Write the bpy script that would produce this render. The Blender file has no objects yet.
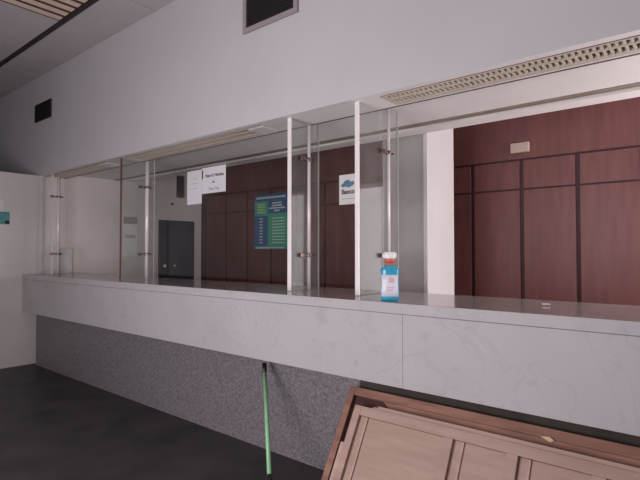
import bpy, bmesh, math, random
from mathutils import Vector, Matrix
random.seed(7)
S = bpy.context.scene
C = S.collection
R = math.radians

# ------------------------------------------------------------------ helpers
def box(bm, x0, x1, y0, y1, z0, z1, M=None, mi=0):
    vs = [bm.verts.new((x, y, z)) for x in (x0, x1) for y in (y0, y1) for z in (z0, z1)]
    if M is not None:
        for v in vs: v.co = M @ v.co
    for f in ((0,1,3,2),(4,6,7,5),(0,4,5,1),(2,3,7,6),(0,2,6,4),(1,5,7,3)):
        fc = bm.faces.new([vs[i] for i in f]); fc.material_index = mi
    return vs

def tube(bm, p0, p1, r0, r1=None, seg=20, cap=True, mi=0):
    p0 = Vector(p0); p1 = Vector(p1); r1 = r0 if r1 is None else r1
    d = (p1-p0).normalized()
    a = d.orthogonal().normalized(); b = d.cross(a)
    A = [bm.verts.new(p0 + (a*math.cos(t)+b*math.sin(t))*r0) for t in [2*math.pi*i/seg for i in range(seg)]]
    B = [bm.verts.new(p1 + (a*math.cos(t)+b*math.sin(t))*r1) for t in [2*math.pi*i/seg for i in range(seg)]]
    for i in range(seg):
        f = bm.faces.new((A[i], A[(i+1)%seg], B[(i+1)%seg], B[i])); f.smooth = True; f.material_index = mi
    if cap:
        bm.faces.new(A[::-1]).material_index = mi; bm.faces.new(B).material_index = mi

def loft(bm, rings, cap=True, mi=0, smooth=True):
    rr = [[bm.verts.new(p) for p in r] for r in rings]
    n = len(rr[0])
    for a, b in zip(rr, rr[1:]):
        for i in range(n):
            f = bm.faces.new((a[i], a[(i+1)%n], b[(i+1)%n], b[i])); f.smooth = smooth; f.material_index = mi
    if cap:
        bm.faces.new(rr[0][::-1]).material_index = mi; bm.faces.new(rr[-1]).material_index = mi

def prism(bm, pts, axis, a, b, mi=0):
    """polygon pts (2 coords) extruded along axis between a and b"""
    def P(p, t):
        return {'x': (t, p[0], p[1]), 'y': (p[0], t, p[1]), 'z': (p[0], p[1], t)}[axis]
    A = [bm.verts.new(P(p, a)) for p in pts]; B = [bm.verts.new(P(p, b)) for p in pts]
    n = len(pts)
    for i in range(n):
        bm.faces.new((A[i], A[(i+1)%n], B[(i+1)%n], B[i])).material_index = mi
    bm.faces.new(A[::-1]).material_index = mi; bm.faces.new(B).material_index = mi

def obj(name, bm, mats, parent=None, bevel=0, seg=2):
    bmesh.ops.recalc_face_normals(bm, faces=bm.faces)
    me = bpy.data.meshes.new(name); bm.to_mesh(me); bm.free()
    if not isinstance(mats, (list, tuple)): mats = [mats]
    for m in mats: me.materials.append(m)
    o = bpy.data.objects.new(name, me); C.objects.link(o)
    if parent is not None:
        o.parent = parent
        o.matrix_parent_inverse = Matrix.Translation(-Vector(parent.location))
    if bevel:
        b = o.modifiers.new('bevel', 'BEVEL'); b.width = bevel; b.segments = seg; b.limit_method = 'ANGLE'; b.angle_limit = R(40)
    return o

def tag(o, label, cat, group=None):
    o['label'] = label; o['category'] = cat
    if group: o['group'] = group
    return o

def thing(name, label, cat, loc, group=None):
    o = bpy.data.objects.new(name, None); C.objects.link(o)
    o.location = loc; o.empty_display_size = .05
    return tag(o, label, cat, group)

def struct(name, bm, m, parent=None, bevel=0):
    o = obj(name, bm, m, parent, bevel)
    o['kind'] = 'structure'
    return o

def text_mesh(name, body, size, mat, M, parent, align='CENTER', depth=.0004, bold=0.0):
    cu = bpy.data.curves.new(name, 'FONT'); cu.body = body; cu.size = size
    cu.align_x = align; cu.align_y = 'CENTER'; cu.extrude = depth; cu.offset = bold
    t = bpy.data.objects.new(name, cu); C.objects.link(t)
    dg = bpy.context.evaluated_depsgraph_get()
    me = bpy.data.meshes.new_from_object(t.evaluated_get(dg))
    bpy.data.objects.remove(t)
    me.transform(M); me.materials.clear(); me.materials.append(mat)
    o = bpy.data.objects.new(name, me); C.objects.link(o)
    o.parent = parent; o.matrix_parent_inverse = Matrix.Translation(-Vector(parent.location))
    return o

# ------------------------------------------------------------------ materials
def mat(name, col, rough=.6, metal=0, var=0.0, scale=4, col2=None, spec=.5, bump=0, detail=6, stretch=(1,1,1), w0=.3, w1=.7):
    m = bpy.data.materials.new(name); m.use_nodes = True
    nt = m.node_tree; b = nt.nodes['Principled BSDF']
    b.inputs['Roughness'].default_value = rough; b.inputs['Metallic'].default_value = metal
    b.inputs['Specular IOR Level'].default_value = spec
    c1 = (*col, 1)
    if col2 is None: col2 = tuple(c*(1-var) for c in col)
    tc = nt.nodes.new('ShaderNodeTexCoord'); mp = nt.nodes.new('ShaderNodeMapping')
    mp.inputs['Scale'].default_value = stretch
    nt.links.new(tc.outputs['Object'], mp.inputs['Vector'])
    nz = nt.nodes.new('ShaderNodeTexNoise'); nz.inputs['Scale'].default_value = scale; nz.inputs['Detail'].default_value = detail
    nt.links.new(mp.outputs['Vector'], nz.inputs['Vector'])
    rp = nt.nodes.new('ShaderNodeValToRGB')
    rp.color_ramp.elements[0].position = w0; rp.color_ramp.elements[0].color = (*col2, 1)
    rp.color_ramp.elements[1].position = w1; rp.color_ramp.elements[1].color = c1
    nt.links.new(nz.outputs['Fac'], rp.inputs['Fac'])
    nt.links.new(rp.outputs['Color'], b.inputs['Base Color'])
    if bump:
        bp = nt.nodes.new('ShaderNodeBump'); bp.inputs['Strength'].default_value = bump; bp.inputs['Distance'].default_value = .01
        nt.links.new(nz.outputs['Fac'], bp.inputs['Height']); nt.links.new(bp.outputs['Normal'], b.inputs['Normal'])
    return m

def marble_mat():
    m = mat('marble', (.49, .465, .48), rough=.5, spec=.3, var=.09, scale=2.2)
    nt = m.node_tree; b = nt.nodes['Principled BSDF']
    tc = nt.nodes.new('ShaderNodeTexCoord')
    nz = nt.nodes.new('ShaderNodeTexNoise'); nz.inputs['Scale'].default_value = 1.7; nz.inputs['Detail'].default_value = 9
    nz.inputs['Distortion'].default_value = 1.6
    nt.links.new(tc.outputs['Object'], nz.inputs['Vector'])
    rp = nt.nodes.new('ShaderNodeValToRGB'); cr = rp.color_ramp
    cr.elements[0].position = .485; cr.elements[0].color = (1, 1, 1, 1)
    cr.elements[1].position = .515; cr.elements[1].color = (1, 1, 1, 1)
    e = cr.elements.new(.5); e.color = (.93, .925, .935, 1)
    nt.links.new(nz.outputs['Fac'], rp.inputs['Fac'])
    n2 = nt.nodes.new('ShaderNodeTexNoise'); n2.inputs['Scale'].default_value = 9; n2.inputs['Detail'].default_value = 3
    nt.links.new(tc.outputs['Object'], n2.inputs['Vector'])
    r2 = nt.nodes.new('ShaderNodeValToRGB')
    r2.color_ramp.elements[0].position = .27; r2.color_ramp.elements[0].color = (.90, .895, .905, 1)
    r2.color_ramp.elements[1].position = .36; r2.color_ramp.elements[1].color = (1, 1, 1, 1)
    nt.links.new(n2.outputs['Fac'], r2.inputs['Fac'])
    old = b.inputs['Base Color'].links[0].from_socket
    mx = nt.nodes.new('ShaderNodeMix'); mx.data_type = 'RGBA'; mx.blend_type = 'MULTIPLY'; mx.inputs['Factor'].default_value = 1
    my = nt.nodes.new('ShaderNodeMix'); my.data_type = 'RGBA'; my.blend_type = 'MULTIPLY'; my.inputs['Factor'].default_value = 1
    nt.links.new(old, mx.inputs['A']); nt.links.new(rp.outputs['Color'], mx.inputs['B'])
    nt.links.new(mx.outputs['Result'], my.inputs['A']); nt.links.new(r2.outputs['Color'], my.inputs['B'])
    nt.links.new(my.outputs['Result'], b.inputs['Base Color'])
    return m

def granite_mat():
    m = mat('granite', (.235, .215, .23), rough=.45, col2=(.115, .102, .112), scale=55, detail=4, w0=.34, w1=.66)
    return m

def wood_mat(name, c1, c2, rough=.5, stretch=(1, 6, 6), scale=3.0, spec=.4):
    return mat(name, c1, rough=rough, col2=c2, scale=scale, stretch=stretch, detail=8, spec=spec, w0=.28, w1=.72)

def glass_mat(name, tint=(.93, .95, .94), haze=.03, ior=1.5):
    m = bpy.data.materials.new(name); m.use_nodes = True
    nt = m.node_tree; nt.nodes.clear()
    out = nt.nodes.new('ShaderNodeOutputMaterial')
    tr = nt.nodes.new('ShaderNodeBsdfTransparent'); tr.inputs['Color'].default_value = (*tint, 1)
    gl = nt.nodes.new('ShaderNodeBsdfGlossy'); gl.inputs['Roughness'].default_value = .03
    df = nt.nodes.new('ShaderNodeBsdfDiffuse'); df.inputs['Color'].default_value = (.6, .58, .58, 1)
    fr = nt.nodes.new('ShaderNodeFresnel')
    ge = nt.nodes.new('ShaderNodeNewGeometry'); mi = nt.nodes.new('ShaderNodeMix'); mi.data_type = 'FLOAT'
    mi.inputs['A'].default_value = ior; mi.inputs['B'].default_value = 1/ior      # thin pane: no total internal reflection
    nt.links.new(ge.outputs['Backfacing'], mi.inputs['Factor']); nt.links.new(mi.outputs['Result'], fr.inputs['IOR'])
    a = nt.nodes.new('ShaderNodeMixShader'); b = nt.nodes.new('ShaderNodeMixShader')
    tc = nt.nodes.new('ShaderNodeTexCoord')
    nz = nt.nodes.new('ShaderNodeTexNoise'); nz.inputs['Scale'].default_value = 5; nz.inputs['Detail'].default_value = 5
    mt = nt.nodes.new('ShaderNodeMath'); mt.operation = 'MULTIPLY'; mt.inputs[1].default_value = haze*2
    nt.links.new(tc.outputs['Object'], nz.inputs['Vector']); nt.links.new(nz.outputs['Fac'], mt.inputs[0])
    nt.links.new(mt.outputs[0], a.inputs['Fac'])
    nt.links.new(tr.outputs[0], a.inputs[1]); nt.links.new(df.outputs[0], a.inputs[2])
    nt.links.new(fr.outputs[0], b.inputs['Fac']); nt.links.new(a.outputs[0], b.inputs[1]); nt.links.new(gl.outputs[0], b.inputs[2])
    nt.links.new(b.outputs[0], out.inputs['Surface'])
    return m

def emit_mat(name, col, st):
    m = bpy.data.materials.new(name); m.use_nodes = True
    nt = m.node_tree; nt.nodes.clear()
    out = nt.nodes.new('ShaderNodeOutputMaterial'); e = nt.nodes.new('ShaderNodeEmission')
    e.inputs['Color'].default_value = (*col, 1); e.inputs['Strength'].default_value = st
    nt.links.new(e.outputs[0], out.inputs['Surface'])
    return m

PAINT = mat('white_paint', (.60, .575, .60), rough=.65, var=.07, scale=1.3)
SOFFIT = mat('soffit_lightened', (.86, .82, .81), rough=.6, var=.08, scale=2)  # lighter than the wall paint to stand in for missing light from below
CREAM = mat('cream_wall', (.72, .67, .655), rough=.3, var=.12, scale=1.6, spec=.5)
TILE = mat('ceiling_tile', (.56, .52, .52), rough=.8, var=.08, scale=3)
DARKGAP = mat('dark_gap', (.05, .04, .042), rough=.9, var=.2)
FLOORM = mat('floor_terrazzo', (.060, .050, .052), rough=.5, col2=(.024, .021, .021), scale=3, detail=9)
MARBLE = marble_mat()
GREYTOP = mat('grey_polished_top', (.42, .385, .38), rough=.13, var=.22, scale=5, spec=.7)  # top face greyer and glossier than the slab edge
GRANITE = granite_mat()
PANELW = wood_mat('panel_wood', (.185, .070, .064), (.135, .050, .049), rough=.42, stretch=(7, 7, .8), scale=2.5)
PANELJ = mat('panel_joint', (.075, .027, .03), rough=.6, var=.2)
DOORWOOD = wood_mat('bare_door_wood', (.47, .325, .27), (.37, .245, .20), rough=.6, stretch=(.7, 6, 6), scale=4)
EDGEWOOD = wood_mat('edge_wood', (.54, .385, .32), (.42, .28, .23), rough=.6, stretch=(.7, 6, 6), scale=4)
OLDWOOD = wood_mat('old_door_wood', (.36, .185, .13), (.20, .095, .068), rough=.6, stretch=(.8, 5, 5), scale=5)
SHADEWOOD = wood_mat('shaded_red_wood', (.075, .02, .015), (.045, .013, .010), rough=.6, stretch=(.8, 5, 5), scale=5)  # red-brown wood darkened in colour for the shade of the recess
CHROME = mat('chrome', (.88, .82, .82), rough=.22, metal=.1, var=.05, scale=20)
EDGE = mat('polished_glass_edge', (.95, .89, .90), rough=.25, var=.08, scale=12, spec=.7)
DKEDGE = mat('dark_glass_edge', (.16, .075, .06), rough=.25, var=.2, scale=9)
GLASS = glass_mat('partition_glass', haze=.09)
CLEAR = glass_mat('screen_glass', tint=(.96, .97, .965), haze=.010, ior=1.25)
BRACKET = mat('bracket_metal', (.30, .22, .20), rough=.3, metal=1, var=.2)
COLSHADE = mat('column_shaded', (.50, .465, .47), rough=.7, var=.12, scale=6)  # same column, this face coloured darker for its shaded side
COLLIT = mat('column_lit', (.72, .68, .69), rough=.5, var=.05)  # lighter copy for the face turned to the staff light
VENTFR = mat('vent_frame', (.36, .31, .32), rough=.5, var=.1)
VENTDK = mat('vent_dark', (.022, .016, .017), rough=.6, var=.3)
LOUVER = mat('louver_cream', (.62, .54, .45), rough=.45, var=.08, scale=10)
GAPSHADE = mat('gap_shade_brown', (.10, .06, .05), rough=.7, var=.2)  # dark brown strip painted as the shadow in the lamp gap
LOUVBACK = mat('louver_inside', (.085, .05, .036), rough=.7, var=.2)
TROFSLAT = mat('grille_slat', (.85, .66, .54), rough=.4, var=.1, scale=8)
TROFBACK = mat('grille_inside', (.10, .035, .03), rough=.6, var=.2)
STEELDOOR = mat('dark_door', (.030, .025, .045), rough=.45, var=.15, scale=2)
PAPER = mat('paper', (.80, .79, .83), rough=.8, var=.04, scale=5)
NOTICE = mat('notice_paper', (.66, .63, .60), rough=.7, var=.05, scale=5)
INK = mat('ink', (.03, .03, .035), rough=.8, var=.1)
GREYINK = mat('grey_ink', (.30, .30, .33), rough=.8, var=.1)
PBLUE = mat('poster_navy', (.06, .15, .33), rough=.35, var=.15)
PTEAL = mat('poster_teal', (.06, .34, .38), rough=.35, var=.12)
PGREEN = mat('poster_green', (.08, .46, .29), rough=.35, var=.12)
PLIGHT = mat('poster_light', (.66, .82, .78), rough=.4, var=.06)
PYEL = mat('poster_pale_green', (.52, .78, .36), rough=.4, var=.1)
GREEN = mat('green_handle', (.30, .62, .32), rough=.4, var=.12, scale=14)
BLACK = mat('black_plastic', (.015, .014, .016), rough=.45, var=.2)
BOTBLUE = mat('bottle_blue', (.05, .42, .64), rough=.15, var=.25, scale=14)
BOTPALE = mat('bottle_pale_edge', (.16, .50, .66), rough=.15, var=.15, scale=14)
BOTLAB = mat('bottle_label', (.74, .78, .88), rough=.4, var=.05)
PINK = mat('label_pink', (.80, .42, .50), rough=.5, var=.1)
CAPRED = mat('cap_red', (.66, .15, .10), rough=.35, var=.15, scale=20)
CAPWHITE = mat('cap_white', (.88, .86, .87), rough=.35, var=.04)
SIGNTEAL = mat('sign_teal', (.10, .34, .33), rough=.5, var=.1)
TANPLATE = mat('tan_plate', (.52, .41, .34), rough=.5, var=.08)
SKYGLASS = emit_mat('daylit_glass', (1.0, .92, .95), 2.8)
SPLINT = mat('fresh_wood', (.75, .52, .34), rough=.7, var=.1)

# ------------------------------------------------------------------ main dimensions
XL = -7.2            # end wall by the counter
YF, YB = 2.5, 3.25   # counter top, front and back
ZT = 1.2
YBULK = 2.7
ZS = 2.54            # underside of the upper wall
ZC = 3.92            # hall ceiling
YW = 5.38             # panelled wall
XR = 2.6
YH = -1.4            # street wall behind the viewer

# ------------------------------------------------------------------ shell
bm = bmesh.new(); box(bm, -10.6, XR, -2.7, YW+.1, -.1, 0); struct('floor', bm, FLOORM)
bm = bmesh.new(); box(bm, XL+.002, XR-.002, 3.26, YW-.03, .0005, .012); struct('floor_bounce', bm, TILE)  # unseen pale layer added to bounce light up to the soffit

bm = bmesh.new()
box(bm, -10.6, XR, -2.7, YBULK+.1, ZC+.03, ZC+.1, mi=1)
xj = [-5.32 + .95*i for i in range(-6, 9)]
rows = [(2.262, 2.698), (1.255, 2.168), (.30, 1.245), (-.655, .29), (-1.61, -.665), (-2.68, -1.62)]
for y0, y1 in rows:
    for a in xj:
        box(bm, max(a+.006, -10.6), min(a+.944, XR), y0, y1, ZC, ZC+.035, mi=0)
struct('ceiling', bm, [TILE, DARKGAP])

# upper wall with its stepped underside
bm = bmesh.new()
prism(bm, [(YBULK, ZS), (2.762, ZS), (2.762, ZS+.03), (2.996, ZS+.03), (2.996, ZS), (3.02, ZS), (3.02, ZS+.06), (3.74, ZS+.06), (3.74, ZS+.10), (3.92, ZS+.10), (3.92, ZS+.06), (4.10, ZS+.06), (4.10, 3.1), (2.84, 3.1), (2.84, ZC+.1), (YBULK, ZC+.1)], 'x', -10.6, XR)
bmesh.ops.recalc_face_normals(bm, faces=bm.faces)
for f in bm.faces:
    if f.normal.z < -.5 or f.calc_center_median().y > 3: f.material_index = 1
struct('wall_bulkhead', bm, [PAINT, SOFFIT])
# brown curtain track in the groove of the underside
bm = bmesh.new()
box(bm, XL+.01, XR-.01, 3.75, 3.79, ZS+.055, ZS+.099); box(bm, XL+.01, XR-.01, 3.84, 3.86, ZS+.065, ZS+.099)
struct('trim_1', bm, mat('track_brown', (.33, .26, .22), rough=.5, var=.2))
# thin dark joint line behind the lamp strip
bm = bmesh.new(); box(bm, XL+.005, XR-.01, 3.021, 3.032, ZS-.004, ZS+.059)
struct('trim_2', bm, mat('joint_brown', (.13, .085, .075), rough=.6, var=.3))

# end wall on the left: the lower hall block and the staff side
bm = bmesh.new()
prism(bm, [(-2.7, 0), (YW+.1, 0), (YW+.1, 2.98), (YBULK+.15, 2.98), (YBULK+.15, ZS), (-2.7, ZS)], 'x', XL-.5, XL)
struct('wall_left', bm, CREAM)
bm = bmesh.new(); box(bm, -10.7, -10.6, -2.7, YBULK+.1, 0, ZC+.1); struct('wall_far_left', bm, PAINT)
# staff room ceiling
bm = bmesh.new(); box(bm, XL, XR, 4.1, YW, 2.98, 3.08); struct('ceiling_staff', bm, SOFFIT)

# panelled wall behind the counter
bm = bmesh.new()
WX0, WX1, WZ0, WZ1 = -.56, .45, .85, 2.40      # window in the panelled wall, right of the picture
for x0, x1, z0, z1 in ((XL, WX0, 0, 2.98), (WX1, XR, 0, 2.98), (WX0, WX1, 0, WZ0), (WX0, WX1, WZ1, 2.98)):
    box(bm, x0, x1, YW, YW+.1, z0, z1, mi=1)
xs = [-.58 - .538*i for i in range(0, 13)]
zs = [(0.02, 2.155), (2.175, 2.47), (2.49, 2.975)]
for k in range(len(xs)-1):
    b_, a_ = xs[k], max(xs[k+1], XL)
    if b_-a_ < .06: continue
    for (z0, z1) in zs[:2]:
        box(bm, a_+.022, b_-.022, YW-.022, YW, z0, z1, mi=0)
box(bm, XL, WX0-.006, YW-.03, YW, 2.49, 2.975, mi=0)
for a, b_ in ((.46, 1.0), (1.0, 1.53), (1.53, 2.06), (2.06, 2.59)):
    for (z0, z1) in zs: box(bm, a+.02, b_-.02, YW-.022, YW, z0, z1, mi=0)
struct('wall_rear', bm, [PANELW, PANELJ])
# the window of the staff room
bm = bmesh.new()
for x0, x1, z0, z1 in ((WX0, WX0+.05, WZ0, WZ1), (WX1-.05, WX1, WZ0, WZ1), (WX0+.05, WX1-.05, WZ0, WZ0+.05), (WX0+.05, WX1-.05, WZ1-.05, WZ1), (-.075, -.035, WZ0+.05, WZ1-.05)):
    box(bm, x0, x1, YW+.02, YW+.07, z0, z1)
w = struct('window_1', bm, PAINT)
bm = bmesh.new(); box(bm, WX0+.04, WX1-.04, YW+.045, YW+.055, WZ0+.04, WZ1-.04)
struct('pane', bm, SKYGLASS, w)

# right and back walls of the hall (behind the camera), with openings for the added area lamps
bm = bmesh.new()
for y0, y1, z0, z1 in ((-2.7, 3.5, 0, ZC+.1), (5.2, YW+.1, 0, ZC+.1), (3.5, 5.2, 0, .6), (3.5, 5.2, 2.4, ZC+.1)): box(bm, XR, XR+.1, y0, y1, z0, z1)
struct('wall_right', bm, PAINT)
bm = bmesh.new()
for y0, y1, z0, z1 in ((3.5, 3.55, .6, 2.4), (5.15, 5.2, .6, 2.4), (3.55, 5.15, .6, .65), (3.55, 5.15, 2.35, 2.4), (4.33, 4.37, .65, 2.35)): box(bm, XR+.01, XR+.08, y0, y1, z0, z1)
struct('added_staff_lamp_frame', bm, VENTFR)  # unseen window frame, added to hold the staff side lamp
bm = bmesh.new()
HX0, HX1, HZ0, HZ1 = -3.3, -1.1, .12, 2.3
for x0, x1, z0, z1 in ((-10.6, HX0, 0, ZC+.1), (HX1, XR, 0, ZC+.1), (HX0, HX1, 0, HZ0), (HX0, HX1, HZ1, ZC+.1)):
    box(bm, x0, x1, YH-.1, YH, z0, z1)
struct('wall_back', bm, PAINT)
bm = bmesh.new()
for x0, x1, z0, z1 in ((HX0, HX0+.06, HZ0, HZ1), (HX1-.06, HX1, HZ0, HZ1), (HX0+.06, HX1-.06, HZ0, HZ0+.06), (HX0+.06, HX1-.06, HZ1-.06, HZ1), (-2.23, -2.17, HZ0+.06, HZ1-.06)):
    box(bm, x0, x1, YH-.09, YH-.01, z0, z1)
struct('added_hall_lamp_frame', bm, VENTFR)  # frame put around the hall lamp, an added window out of view

# column behind the counter
bm = bmesh.new(); box(bm, -2.62, -2.14, 4.15, 4.74, 0, 2.98, mi=0)
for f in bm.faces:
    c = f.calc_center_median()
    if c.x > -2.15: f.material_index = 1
col = struct('pillar', bm, [COLSHADE, COLLIT])
bm = bmesh.new(); box(bm, -2.165, -2.128, 4.135, 4.15, 0, 2.975); struct('trim', bm, CHROME, col)

# dark door on the staff end wall
d = None
bm = bmesh.new(); box(bm, XL, XL+.03, 4.52, 5.21, .01, 2.03); d = struct('door_1', bm, STEELDOOR, bevel=.003)
bm = bmesh.new()
tube(bm, (XL+.03, 4.60, 1.27), (XL+.07, 4.60, 1.27), .012); tube(bm, (XL+.07, 4.60, 1.27), (XL+.095, 4.60, 1.27), .028, .022)
struct('door_knob', bm, CHROME, d)
bm = bmesh.new(); tube(bm, (XL+.03, 4.81, 1.27), (XL+.042, 4.81, 1.27), .018); struct('glint_disc', bm, CHROME, d)  # pale disc standing in for a reflected glint on the door

# ------------------------------------------------------------------ service counter
ct = thing('service_counter', 'long white marble teller counter with dark granite base', 'counter', (-2.8, 2.8, 0))
XE = 1.6
bm = bmesh.new(); box(bm, XL+.003, XE, YF, YB, ZT-.062, ZT)
for f in bm.faces:
    if f.calc_center_median().z > ZT-.001: f.material_index = 1
obj('countertop', bm, [MARBLE, GREYTOP], ct, bevel=.003)
j = [XL+.003, -1.45, XE]
for a, b_ in zip(j, j[1:]):
    bm = bmesh.new(); box(bm, a+.0007, b_-.0007, YF+.004, YF+.034, .71, ZT-.064); obj('front_panel', bm, MARBLE, ct, bevel=.001)
bm = bmesh.new(); box(bm, XL+.11, XE-.06, 2.64, 3.15, .0, .74); box(bm, XL+.003, XE-.02, YF+.036, 3.2, .735, ZT-.064)
obj('base', bm, GRANITE, ct)
bm = bmesh.new(); box(bm, XL+.003, XE-.02, 3.2, 3.22, .0, ZT-.064); obj('back_panel', bm, PANELW, ct)

# ------------------------------------------------------------------ lamp strips in the underside
def lamp_strip(x0, x1, label, n, plate=0):
    t = thing('ceiling_light', label, 'ceiling light', ((x0+x1)/2, 2.9, ZS), 'louvred lamp strips over the counter')
    y0, y1, zb, zt = 2.777, 2.983, ZS-.003, ZS+.0295
    bm = bmesh.new()
    box(bm, x0, x1, y0, y0+.010, zb, zt); box(bm, x0, x1, y1-.030, y1, zb, zt)
    box(bm, x0, x0+.012, y0+.010, y1-.030, zb, zt); box(bm, x1-.05, x1, y0+.010, y1-.030, zb, zt)
    obj('frame', bm, LOUVER, t)
    bm = bmesh.new(); box(bm, x0+.012, x1-.05, y0+.010, y1-.030, zt-.005, zt); obj('reflector', bm, LOUVBACK, t)
    bm = bmesh.new()
    for i in range(n):
        x = x0+.012 + (x1-x0-.062)*(i+.5)/n
        box(bm, x-.0065, x+.0065, y0+.010, y1-.030, zb+.002, zt-.006)
    box(bm, x0+.012, x1-.05, 2.852, 2.868, zb, zt-.006)
    obj('louver', bm, LOUVER, t)
    bm = bmesh.new(); box(bm, x0, x1, y0-.0145, y0-.0005, ZS+.001, zt); box(bm, x0, x1, y1+.0005, y1+.0125, ZS+.001, zt); obj('shadow_strip', bm, GAPSHADE, t)
    if plate:
        bm = bmesh.new(); box(bm, x1-.01-plate, x1, y0+.012, y1-.012, zb-.006, zb-.0005); obj('end_plate', bm, CAPWHITE, t, bevel=.002)
LS = [(-1.77, .9), (-5.08, -2.92), (XL+.02, -5.52)]
lamp_strip(*LS[0], 'cream louvred lamp strip under the upper wall, right of the glass partitions', 78)
lamp_strip(*LS[1], 'cream lamp strip under the upper wall, above the two taped papers', 62, .17)
lamp_strip(*LS[2], 'cream lamp strip under the upper wall at the far left end', 46, .2)
bm = bmesh.new()
for a, b_ in ((-5.52, -5.08), (-2.92, -1.77), (.9, XR)): box(bm, a+.001, b_-.001, 2.763, 2.995, ZS, ZS+.0295)
struct('trim_3', bm, SOFFIT)

# lattice lamp in the hall ceiling
t = thing('grille_light', 'ceiling grille lamp with cream slats at the top left', 'ceiling light', (-4.75, 1.57, ZC))
bm = bmesh.new(); box(bm, -5.33, -4.1, 1.0, 2.165, ZC-.006, ZC-.001); obj('reflector', bm, TROFBACK, t)
for i in range(9):
    x = -5.25 + .138*i
    bm = bmesh.new(); box(bm, x-.036, x+.036, 1.0, 2.15, ZC-.016, ZC-.007); obj('slat', bm, TROFSLAT, t)

# ------------------------------------------------------------------ wall vents
def vent(x0, x1, z0, z1, fr, label, n):
    t = thing('wall_vent', label, 'vent', ((x0+x1)/2, YBULK, z0), 'air vents in the upper wall')
    y = YBULK
    bm = bmesh.new()
    box(bm, x0, x1, y-.02, y-.001, z0, z0+fr); box(bm, x0, x1, y-.02, y-.001, z1-fr, z1)
    box(bm, x0, x0+fr, y-.02, y-.001, z0+fr, z1-fr); box(bm, x1-fr, x1, y-.02, y-.001, z0+fr, z1-fr)
    obj('frame', bm, VENTFR if fr > .03 else VENTDK, t, bevel=.002)
    bm = bmesh.new(); box(bm, x0+fr, x1-fr, y-.004, y-.001, z0+fr, z1-fr); obj('opening', bm, VENTDK, t)
    bm = bmesh.new()
    for i in range(n):
        z = z0+fr+(z1-z0-2*fr)*(i+.5)/n
        M = Matrix.Translation((0, y-.011, z)) @ Matrix.Rotation(R(35), 4, 'X')
        box(bm, x0+fr, x1-fr, -.008, .008, -.0012, .0012, M)
    obj('slats', bm, VENTDK, t)
vent(-3.05, -2.44, 3.30, 3.64, .04, 'dark wall vent with grey frame at the top of the upper wall', 10)
vent(-7.36, -6.84, 3.29, 3.53, .015, 'small dark wall vent at the far left of the upper wall', 6)

# ------------------------------------------------------------------ glass partitions standing on the counter
def partition(x, y0, yp, y1, wf, edge, label, zc, top=True, low=False, rod=.011):
    t = thing('glass_partition', label, 'glass partition', (x, y0, ZT), 'glass partitions across the counter')
    z0 = ZT+.002
    bm = bmesh.new()
    if low:
        prism(bm, [(yp+.02, z0), (y1, z0), (y1, z0+.345), (yp+.02, z0+.345)], 'x', x-.005, x+.005)
    else:
        prism(bm, [(y0+.012, z0), (y1, z0), (y1, ZS+.056), (3.035, ZS+.056), (3.0, ZS-.024), (y0+.012, ZS-.024)] if y1 > 3.05 else
              [(y0+.012, z0), (y1, z0), (y1, ZS-.024), (y0+.012, ZS-.024)], 'x', x-.005, x+.005)
    obj('glass_panel', bm, GLASS, t)
    bm = bmesh.new()
    box(bm, x-wf/2, x+wf/2, y0, y0+.012, z0, ZS-.002); obj('front_edge', bm, edge, t, bevel=.002)
    # thin bright edges of the glass at the back and on top
    bm = bmesh.new()
    if low:
        box(bm, x-.006, x+.006, y1, y1+.012, z0, z0+.345); box(bm, x-.006, x+.006, yp+.02, y1, z0+.345, z0+.357)
    else:
        box(bm, x-.0055, x+.0055, y1, y1+.006, z0, ZS+.05 if y1 > 3.05 else ZS-.03)
    obj('back_edge', bm, PAINT if not low else BRACKET, t)
    bm = bmesh.new(); tube(bm, (x+.022, yp, z0), (x+.022, yp, (ZS+.057) if yp > 3.035 else ZS-.024), rod); obj('pole', bm, CHROME, t)
    for z in zc:
        bm = bmesh.new()
        tube(bm, (x+.022, yp, z-.014), (x+.022, yp, z+.014), rod+.009)
        tube(bm, (x+.022, yp-.075, z), (x+.022, yp+.06, z), .008)
        box(bm, x+.0055, x+.03, yp-.1, yp-.06, z-.016, z+.016)
        obj('clamp', bm, BRACKET, t, bevel=.002)
zc = (1.475, 2.24)
partition(-1.947, 2.75, 3.13, 3.29, .033, EDGE, 'clear glass partition just left of the blue bottle', zc)
partition(-2.585, 2.75, 2.96, 3.10, .034, EDGE, 'clear glass partition right beside the green and blue poster', zc, rod=.013)
partition(-5.13, 2.75, 3.06, 3.16, .020, DKEDGE, 'glass partition with a dark front edge, left of the dark door', zc, rod=.02)
partition(-6.91, 2.745, 2.82, 3.02, .032, CHROME, 'leftmost partition with chrome poles and a low glass wing', zc, low=True, rod=.02)

# clear screens between the partitions, papers hang on them
def screen(x0, x1, y, label):
    bm = bmesh.new(); box(bm, x0, x1, y, y+.008, ZT+.05, ZS+.055)
    o = obj('glass_screen', bm, CLEAR); tag(o, label, 'glass screen', 'clear glass screens between the partitions')
    return o
YP = 3.05
screen(-5.10, -2.60, YP, 'wide clear glass screen with two papers taped on it')
screen(-2.57, -1.965, YP, 'narrow clear glass screen with a bank notice on it')

# ------------------------------------------------------------------ papers
def face_y(x, y, z):   # text facing -Y
    return Matrix.Translation((x, y, z)) @ Matrix.Rotation(R(90), 4, 'X')

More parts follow.
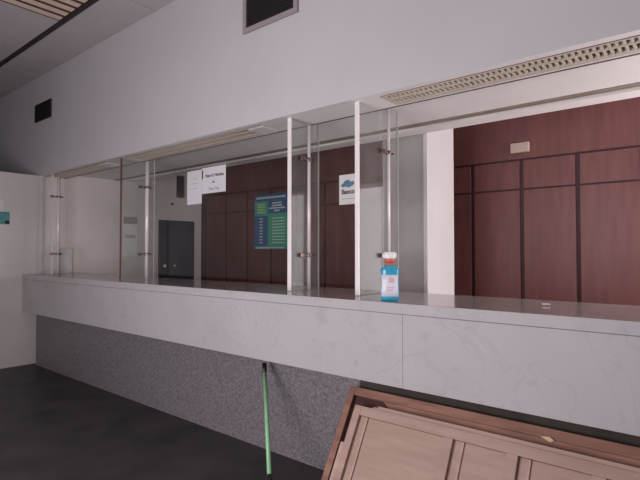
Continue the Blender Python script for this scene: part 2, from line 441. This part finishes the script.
x0, x1 = -4.32, -4.075
t = thing('paper_sheet', 'plain white portrait sheet taped left of the printed notice', 'paper', ((x0+x1)/2, YP-.003, 1.97))
bm = bmesh.new(); box(bm, x0, x1, YP-.003, YP-.0015, 1.99, 2.335); obj('sheet', bm, PAPER, t)
bm = bmesh.new()
for i, wd in enumerate((.10, .14, .12)):
    box(bm, -4.20-wd/2, -4.20+wd/2, YP-.0036, YP-.003, 2.25-.05*i, 2.253-.05*i)
obj('faint_lines', bm, GREYINK, t)

x0, x1 = -4.07, -3.70
t = thing('printed_notice', 'white landscape notice with black lettering above the panelled wall edge', 'notice', ((x0+x1)/2, YP-.004, 2.07))
bm = bmesh.new(); box(bm, x0, x1, YP-.004, YP-.0015, 2.085, 2.345); obj('sheet', bm, PAPER, t)
text_mesh('lettering', 'Pago de Nomina', .042, INK, face_y(-3.872, YP-.0046, 2.26), t, bold=.0012)
text_mesh('lettering', 'de', .036, INK, face_y(-3.885, YP-.0046, 2.195), t, bold=.0006)
text_mesh('lettering', 'Caja y Taq.', .036, GREYINK, face_y(-3.88, YP-.0046, 2.13), t, bold=.0006)
bm = bmesh.new(); box(bm, x0+.002, x0+.018, YP-.0048, YP-.004, 2.235, 2.325); obj('tape', bm, INK, t)

x0, x1 = -2.325, -2.135
t = thing('bank_notice', 'small beige notice with a blue emblem on the narrow screen', 'notice', ((x0+x1)/2, YP-.004, 1.86))
bm = bmesh.new(); box(bm, x0, x1, YP-.004, YP-.0015, 1.868, 2.10); obj('sheet', bm, NOTICE, t)
bm = bmesh.new()
em = [(-.075, -.012), (-.05, -.03), (-.03, -.022), (.0, -.034), (.04, -.02), (.06, -.004), (.045, .016), (.02, .012), (.0, .03), (-.035, .022), (-.045, .008)]
prism(bm, [(-2.235+a, 2.03+b_) for a, b_ in em], 'y', YP-.0048, YP-.004)
obj('emblem', bm, mat('emblem_blue', (.10, .22, .33), rough=.5, var=.3, scale=30), t)
text_mesh('lettering', 'Banco', .05, INK, face_y(-2.238, YP-.0046, 1.965), t, bold=.0016)
bm = bmesh.new(); box(bm, x0+.025, x1-.03, YP-.0046, YP-.004, 1.91, 1.914); obj('faint_lines', bm, GREYINK, t)

# poster on the panelled wall
px0, px1, pz0, pz1 = -5.775, -5.05, 1.545, 2.40
YO = YW-.024
t = thing('wall_poster', 'green and blue rate table poster on the dark panelled wall', 'poster', ((px0+px1)/2, YO, pz0))
bm = bmesh.new(); box(bm, px0, px1, YO-.012, YO-.001, pz0, pz1); obj('board', bm, PTEAL, t)
xm = px0+.30
ph = pz1-pz0
def cell(name, x0, x1, z0, z1, m):
    bm = bmesh.new(); box(bm, x0, x1, YO-.015, YO-.012, z0, z1); return obj(name, bm, m, t)
cell('header_band', px0, px1, pz1-.10, pz1, PBLUE)
cell('left_column', px0, xm, pz0+.05, pz1-.34, PBLUE)
cell('right_column', xm+.005, px1, pz0+.05, pz1-.31, PGREEN)
cell('green_cell', px0+.02, xm-.01, pz1-.325, pz1-.11, PGREEN)
cell('navy_cell', xm+.02, px1, pz1-.30, pz1-.11, PBLUE)
cell('footer_band', px0, px1, pz0, pz0+.045, PTEAL)
def dash(x0, x1, z, h=.012):
    bm = bmesh.new(); box(bm, x0, x1, YO-.0165, YO-.0151, z-h/2, z+h/2); obj('print_line', bm, PLIGHT, t)
x = px0+.05
while x < px1-.08:
    wd = random.uniform(.03, .06); dash(x, x+wd, pz1-.055, .032); x += wd+.006
for i, wd in enumerate((.20, .22, .34, .12)): dash(xm+.20-wd/2, xm+.20+wd/2, pz1-.145-.04*i, .022)
for i in range(9):
    z = pz1-.38-.047*i
    dash(px0+.12, px0+.19, z, .016); dash(xm+.10, px1-.06, z, .013)
x = px0+.04
while x < px1-.06:
    wd = random.uniform(.03, .07); dash(x, x+wd, pz0+.022, .02); x += wd+.008
for i in range(4):
    bm = bmesh.new(); box(bm, px0+.07, xm-.06, YO-.0165, YO-.0151, pz1-.165-.042*i, pz1-.142-.042*i); obj('print_line', bm, PYEL, t)

# ------------------------------------------------------------------ small wall fittings
bm = bmesh.new(); box(bm, -1.755, -1.565, YW-.075, YW-.031, 2.552, 2.655)
tag(obj('wall_plate', bm, TANPLATE, bevel=.008), 'small tan plate high on the brown panelled wall', 'wall plate')
bm = bmesh.new(); box(bm, XL+.001, XL+.05, 4.86, 4.98, 2.43, 2.80)
tag(obj('wall_box', bm, DARKGAP, bevel=.006), 'narrow dark upright box on the cream wall above the dark door', 'wall box')
bm = bmesh.new(); tube(bm, (XL+.001, 4.78, 2.31), (XL+.02, 4.78, 2.31), .024, .020)
tag(obj('wall_hook', bm, BLACK), 'tiny black fitting on the cream wall just above the dark door', 'hook')
t = thing('wall_calendar', 'narrow white sheet with dark header on the cream wall behind the glass', 'calendar', (XL, 4.02, 1.44))
bm = bmesh.new(); box(bm, XL+.001, XL+.006, 3.91, 4.14, 1.44, 2.05); obj('sheet', bm, PAPER, t)
bm = bmesh.new(); box(bm, XL+.006, XL+.009, 3.91, 4.14, 1.94, 2.05); obj('header', bm, GREYINK, t)
bm = bmesh.new(); box(bm, XL+.006, XL+.008, 3.94, 4.11, 1.72, 1.77); obj('faint_print', bm, mat('faint_print', (.5, .46, .52), rough=.8, var=.1), t)
t = thing('wall_sign', 'teal and white sign on the left wall at the picture edge', 'sign', (XL, 2.2, 1.86))
bm = bmesh.new(); box(bm, XL+.001, XL+.012, 1.95, 2.335, 1.86, 2.02); obj('teal_panel', bm, SIGNTEAL, t)
bm = bmesh.new(); box(bm, XL+.001, XL+.012, 1.95, 2.27, 2.022, 2.16); obj('white_panel', bm, PAPER, t)
bm = bmesh.new(); box(bm, XL+.012, XL+.016, 2.285, 2.335, 1.865, 1.905); obj('black_mark', bm, BLACK, t)

# ------------------------------------------------------------------ bottle on the counter
bx, by = -1.605, 2.62
t = thing('cleaner_bottle', 'blue cleaner bottle with red and white cap on the counter edge', 'bottle', (bx, by, ZT))
RB = Matrix.Translation((bx, by, ZT)) @ Matrix.Rotation(R(28), 4, 'Z')
def sup(a, b_, z, n=28, p=3.0):
    out = []
    for i in range(n):
        th = 2*math.pi*i/n; c, s = math.cos(th), math.sin(th)
        out.append(RB @ Vector((a*math.copysign(abs(c)**(2/p), c), b_*math.copysign(abs(s)**(2/p), s), z)))
    return out
prof = [(.048, .031, .001), (.056, .036, .008), (.057, .037, .03), (.055, .036, .07), (.053, .035, .12), (.054, .035, .155), (.057, .037, .175), (.057, .037, .192), (.050, .034, .204), (.032, .026, .212), (.024, .024, .218)]
bm = bmesh.new(); loft(bm, [sup(*p) for p in prof]); obj('body', bm, BOTBLUE, t)
bm = bmesh.new()   # label wraps the front
lab = []
for z, a, b_ in ((.028, .0575, .0378), (.07, .0555, .0368), (.12, .0536, .0358), (.16, .0548, .0362)):
    row = []
    for i in range(13):
        th = R(-150 + 120*i/12); c, s = math.cos(th), math.sin(th)
        row.append(bm.verts.new(RB @ Vector((a*math.copysign(abs(c)**(2/3), c), b_*math.copysign(abs(s)**(2/3), s)-.0006, z))))
    lab.append(row)
for a, b_ in zip(lab, lab[1:]):
    for i in range(12): bm.faces.new((a[i], a[i+1], b_[i+1], b_[i])).smooth = True
lo = obj('label', bm, BOTLAB, t); so = lo.modifiers.new('solid', 'SOLIDIFY'); so.thickness = .0008
for (xa, xb, za, zb) in ((-.006, .026, .112, .142), (-.02, .022, .062, .070), (-.015, .026, .078, .086)):
    bm = bmesh.new(); box(bm, xa, xb, -.0385, -.0345, za, zb, RB); obj('label_mark', bm, PINK, t)
bm = bmesh.new(); tube(bm, RB @ Vector((0, 0, .218)), RB @ Vector((0, 0, .236)), .024, .021); tube(bm, RB @ Vector((0, 0, .236)), RB @ Vector((0, 0, .258)), .033, .036)
obj('collar', bm, CAPRED, t)
bm = bmesh.new(); loft(bm, [sup(.036, .034, .258, p=2.2), sup(.041, .037, .266, p=2.2), sup(.041, .037, .288, p=2.2), sup(.034, .032, .300, p=2.2)]); obj('cap', bm, CAPWHITE, t)

# scrap of paper further along the counter
bm = bmesh.new()
for a in range(7):
    M = Matrix.Translation((-.77+random.uniform(-.008, .008), 2.91+random.uniform(-.008, .008), ZT+.010)) @ Matrix.Rotation(random.uniform(0, 3), 4, 'Z') @ Matrix.Rotation(random.uniform(-.5, .5), 4, 'X')
    box(bm, -.014, .014, -.012, .012, -.0008, .0008, M)
tag(obj('paper_scrap', bm, CAPWHITE), 'tiny crumpled white paper scrap on the right of the counter', 'paper scrap')

# ------------------------------------------------------------------ broom leaning on the counter base
p0 = Vector((-2.66, 2.565, .665)); p1 = Vector((-2.165, 2.135, .112))
t = thing('broom', 'broom with green handle and black grip leaning on the granite base', 'broom', (p1.x, p1.y, 0))
dv = (p1-p0).normalized(); g = p0+dv*.075
bm = bmesh.new(); tube(bm, g, p1, .0145); obj('handle', bm, GREEN, t)
bm = bmesh.new(); tube(bm, p0, g, .017, .016); obj('grip', bm, BLACK, t)
p2 = p1+dv*.09
bm = bmesh.new(); tube(bm, p1-dv*.03, p2, .016, .022); box(bm, p2.x-.12, p2.x+.12, p2.y-.022, p2.y+.022, p2.z-.02, p2.z+.012); obj('head', bm, BLACK, t, bevel=.004)
bm = bmesh.new()
for i in range(24):
    for k in range(4):
        x = p2.x-.112+.0097*i; y = p2.y-.017+.011*k
        tube(bm, (x, y, p2.z-.02), (x+(i-11.5)*.001, y+(k-1.5)*.004, .002), .0035, .003, seg=5)
obj('bristles', bm, BLACK, t)

# ------------------------------------------------------------------ two old doors laid on their sides against the counter
TH = math.atan(.6)
v = Vector((0, math.sin(TH), math.cos(TH))); w_ = Vector((0, -math.cos(TH), math.sin(TH)))
def lean(x0):       # local: x along the counter, y = up the slope, z = outward normal
    o = Vector((x0, 2.173, 0))
    M = Matrix(((1, v.x, w_.x, o.x), (0, v.y, w_.y, o.y), (0, v.z, w_.z, o.z), (0, 0, 0, 1)))
    return M
bm = bmesh.new(); box(bm, -1.82, .40, 2.603, 2.637, 0, .695)  # near-black board added to darken the shaded gap under the counter front
tag(obj('shadow_board', bm, mat('shadow_board', (.045, .034, .026), rough=.8, var=.4, scale=8), bevel=.003), 'dark board added as the shadow behind the leaning doors, only its top edge showing', 'board')
# rear door
L0 = lean(-1.866); LEN = 2.15; HW = .752
t = thing('old_door', 'dark brown old door leaning behind the paler panelled one', 'door', (-.8, 2.25, 0))
bm = bmesh.new()
box(bm, 0, .045, .028, HW, -.045, 0, L0); box(bm, LEN-.055, LEN, .028, HW, -.045, 0, L0)
box(bm, .0455, LEN-.0555, HW-.05, HW, -.045, 0, L0); box(bm, .0555, LEN-.0555, .028, .08, -.045, 0, L0)
n0 = len(bm.verts)
prism(bm, [(.26, HW-.0505), (.31, HW-.085), (.28, HW-.088), (.34, HW-.115), (LEN-.056, HW-.115), (LEN-.056, HW-.0505)], 'z', -.044, -.001)
for q in list(bm.verts)[n0:]: q.co = L0 @ q.co
obj('frame', bm, OLDWOOD, t, bevel=.003)
bm = bmesh.new(); box(bm, .05, LEN-.05, .07, HW-.04, -.038, -.031, L0); obj('panel', bm, SHADEWOOD, t)
bm = bmesh.new()
M = L0 @ Matrix.Translation((1.19, HW-.05, .004)) @ Matrix.Rotation(R(-12), 4, 'Z')
prism(bm, [(-.03, -.004), (.02, -.012), (.035, .002), (.01, .010)], 'z', -.004, .006)
for q in bm.verts: q.co = M @ q.co
obj('splinter', bm, SPLINT, t)
# front door
L1 = lean(-1.754)
t = thing('panelled_door', 'pale panelled wooden door with a broken corner, leaning in front', 'door', (-.8, 2.15, 0))
z0, z1 = .006, .050
H = .637
cols = [(.048, .588), (.644, .918), (.974, 1.288), (1.344, 1.97)]
bm = bmesh.new()
box(bm, 0, .048, .0, H, z0, z1, L1)
for (a, b_), nx in zip(cols, cols[1:]+[None]):
    xe = nx[0] if nx else 2.03
    box(bm, b_, xe, .054 if nx else 0, H-.054 if nx else H, z0, z1, L1)
box(bm, .048, 1.97, H-.054, H, z0, z1-.0005, L1); box(bm, .048, 1.97, 0, .054, z0, z1-.0005, L1)
obj('frame', bm, DOORWOOD, t, bevel=.0025)
for a, b_ in cols:
    bm = bmesh.new(); box(bm, a+.001, b_-.001, .055, H-.055, z0+.004, z1-.024, L1); obj('panel', bm, DOORWOOD, t)
# thin bead on each panel
for a, b_ in cols:
    bm = bmesh.new(); box(bm, a+.045, a+.058, .056, H-.056, z1-.024, z1-.013, L1); obj('moulding', bm, EDGEWOOD, t, bevel=.002)
# edge strips, snapped off at the upper left corner
bm = bmesh.new(); box(bm, -.024, -.001, 0, .41, z0, z1-.004, L1); obj('edge_strip', bm, EDGEWOOD, t)
bm = bmesh.new()
prism(bm, [(.115, H+.001), (2.03, H+.001), (2.03, H+.02), (.15, H+.02), (.165, H+.012), (.135, H+.010)], 'z', z0, z1-.004)
for q in bm.verts: q.co = L1 @ q.co
obj('edge_strip', bm, DOORWOOD, t)

# ------------------------------------------------------------------ light
def area(name, loc, target, sx, sy, power, col):
    l = bpy.data.lights.new(name, 'AREA'); l.shape = 'RECTANGLE'; l.size = sx; l.size_y = sy; l.energy = power; l.color = col
    o = bpy.data.objects.new(name, l); C.objects.link(o); o.location = loc
    o.rotation_euler = (Vector(target)-Vector(loc)).to_track_quat('-Z', 'Y').to_euler()
    return o
area('hall_fill_lamp', (-2.2, YH+.04, 1.25), (-2.5, 2.7, 1.95), 2.1, 1.9, 130, (1, .945, .985))  # area lamp added behind the viewer to light the hall side
area('staff_fill_lamp', (XR-.04, 4.35, 1.5), (-4.0, 4.0, 2.0), 1.5, 1.6, 135, (1, .94, .95))  # added out of view to brighten soffit, pillar and end wall

wd = bpy.data.worlds.new('World'); S.world = wd; wd.use_nodes = True
wd.node_tree.nodes['Background'].inputs[0].default_value = (.9, .85, .9, 1)
wd.node_tree.nodes['Background'].inputs[1].default_value = .05

# ------------------------------------------------------------------ camera
cam = bpy.data.cameras.new('camera'); co = bpy.data.objects.new('camera', cam); C.objects.link(co)
co.location = (0, 0, 1.5); co.rotation_euler = (R(90+1.4), 0, R(39.6))
cam.sensor_width = 36; cam.lens = 36*490/640; cam.clip_start = .05
S.camera = co
S.view_settings.view_transform = 'Standard'; S.view_settings.look = 'None'
S.view_settings.exposure = 0; S.view_settings.gamma = 1; S.view_settings.use_curve_mapping = False
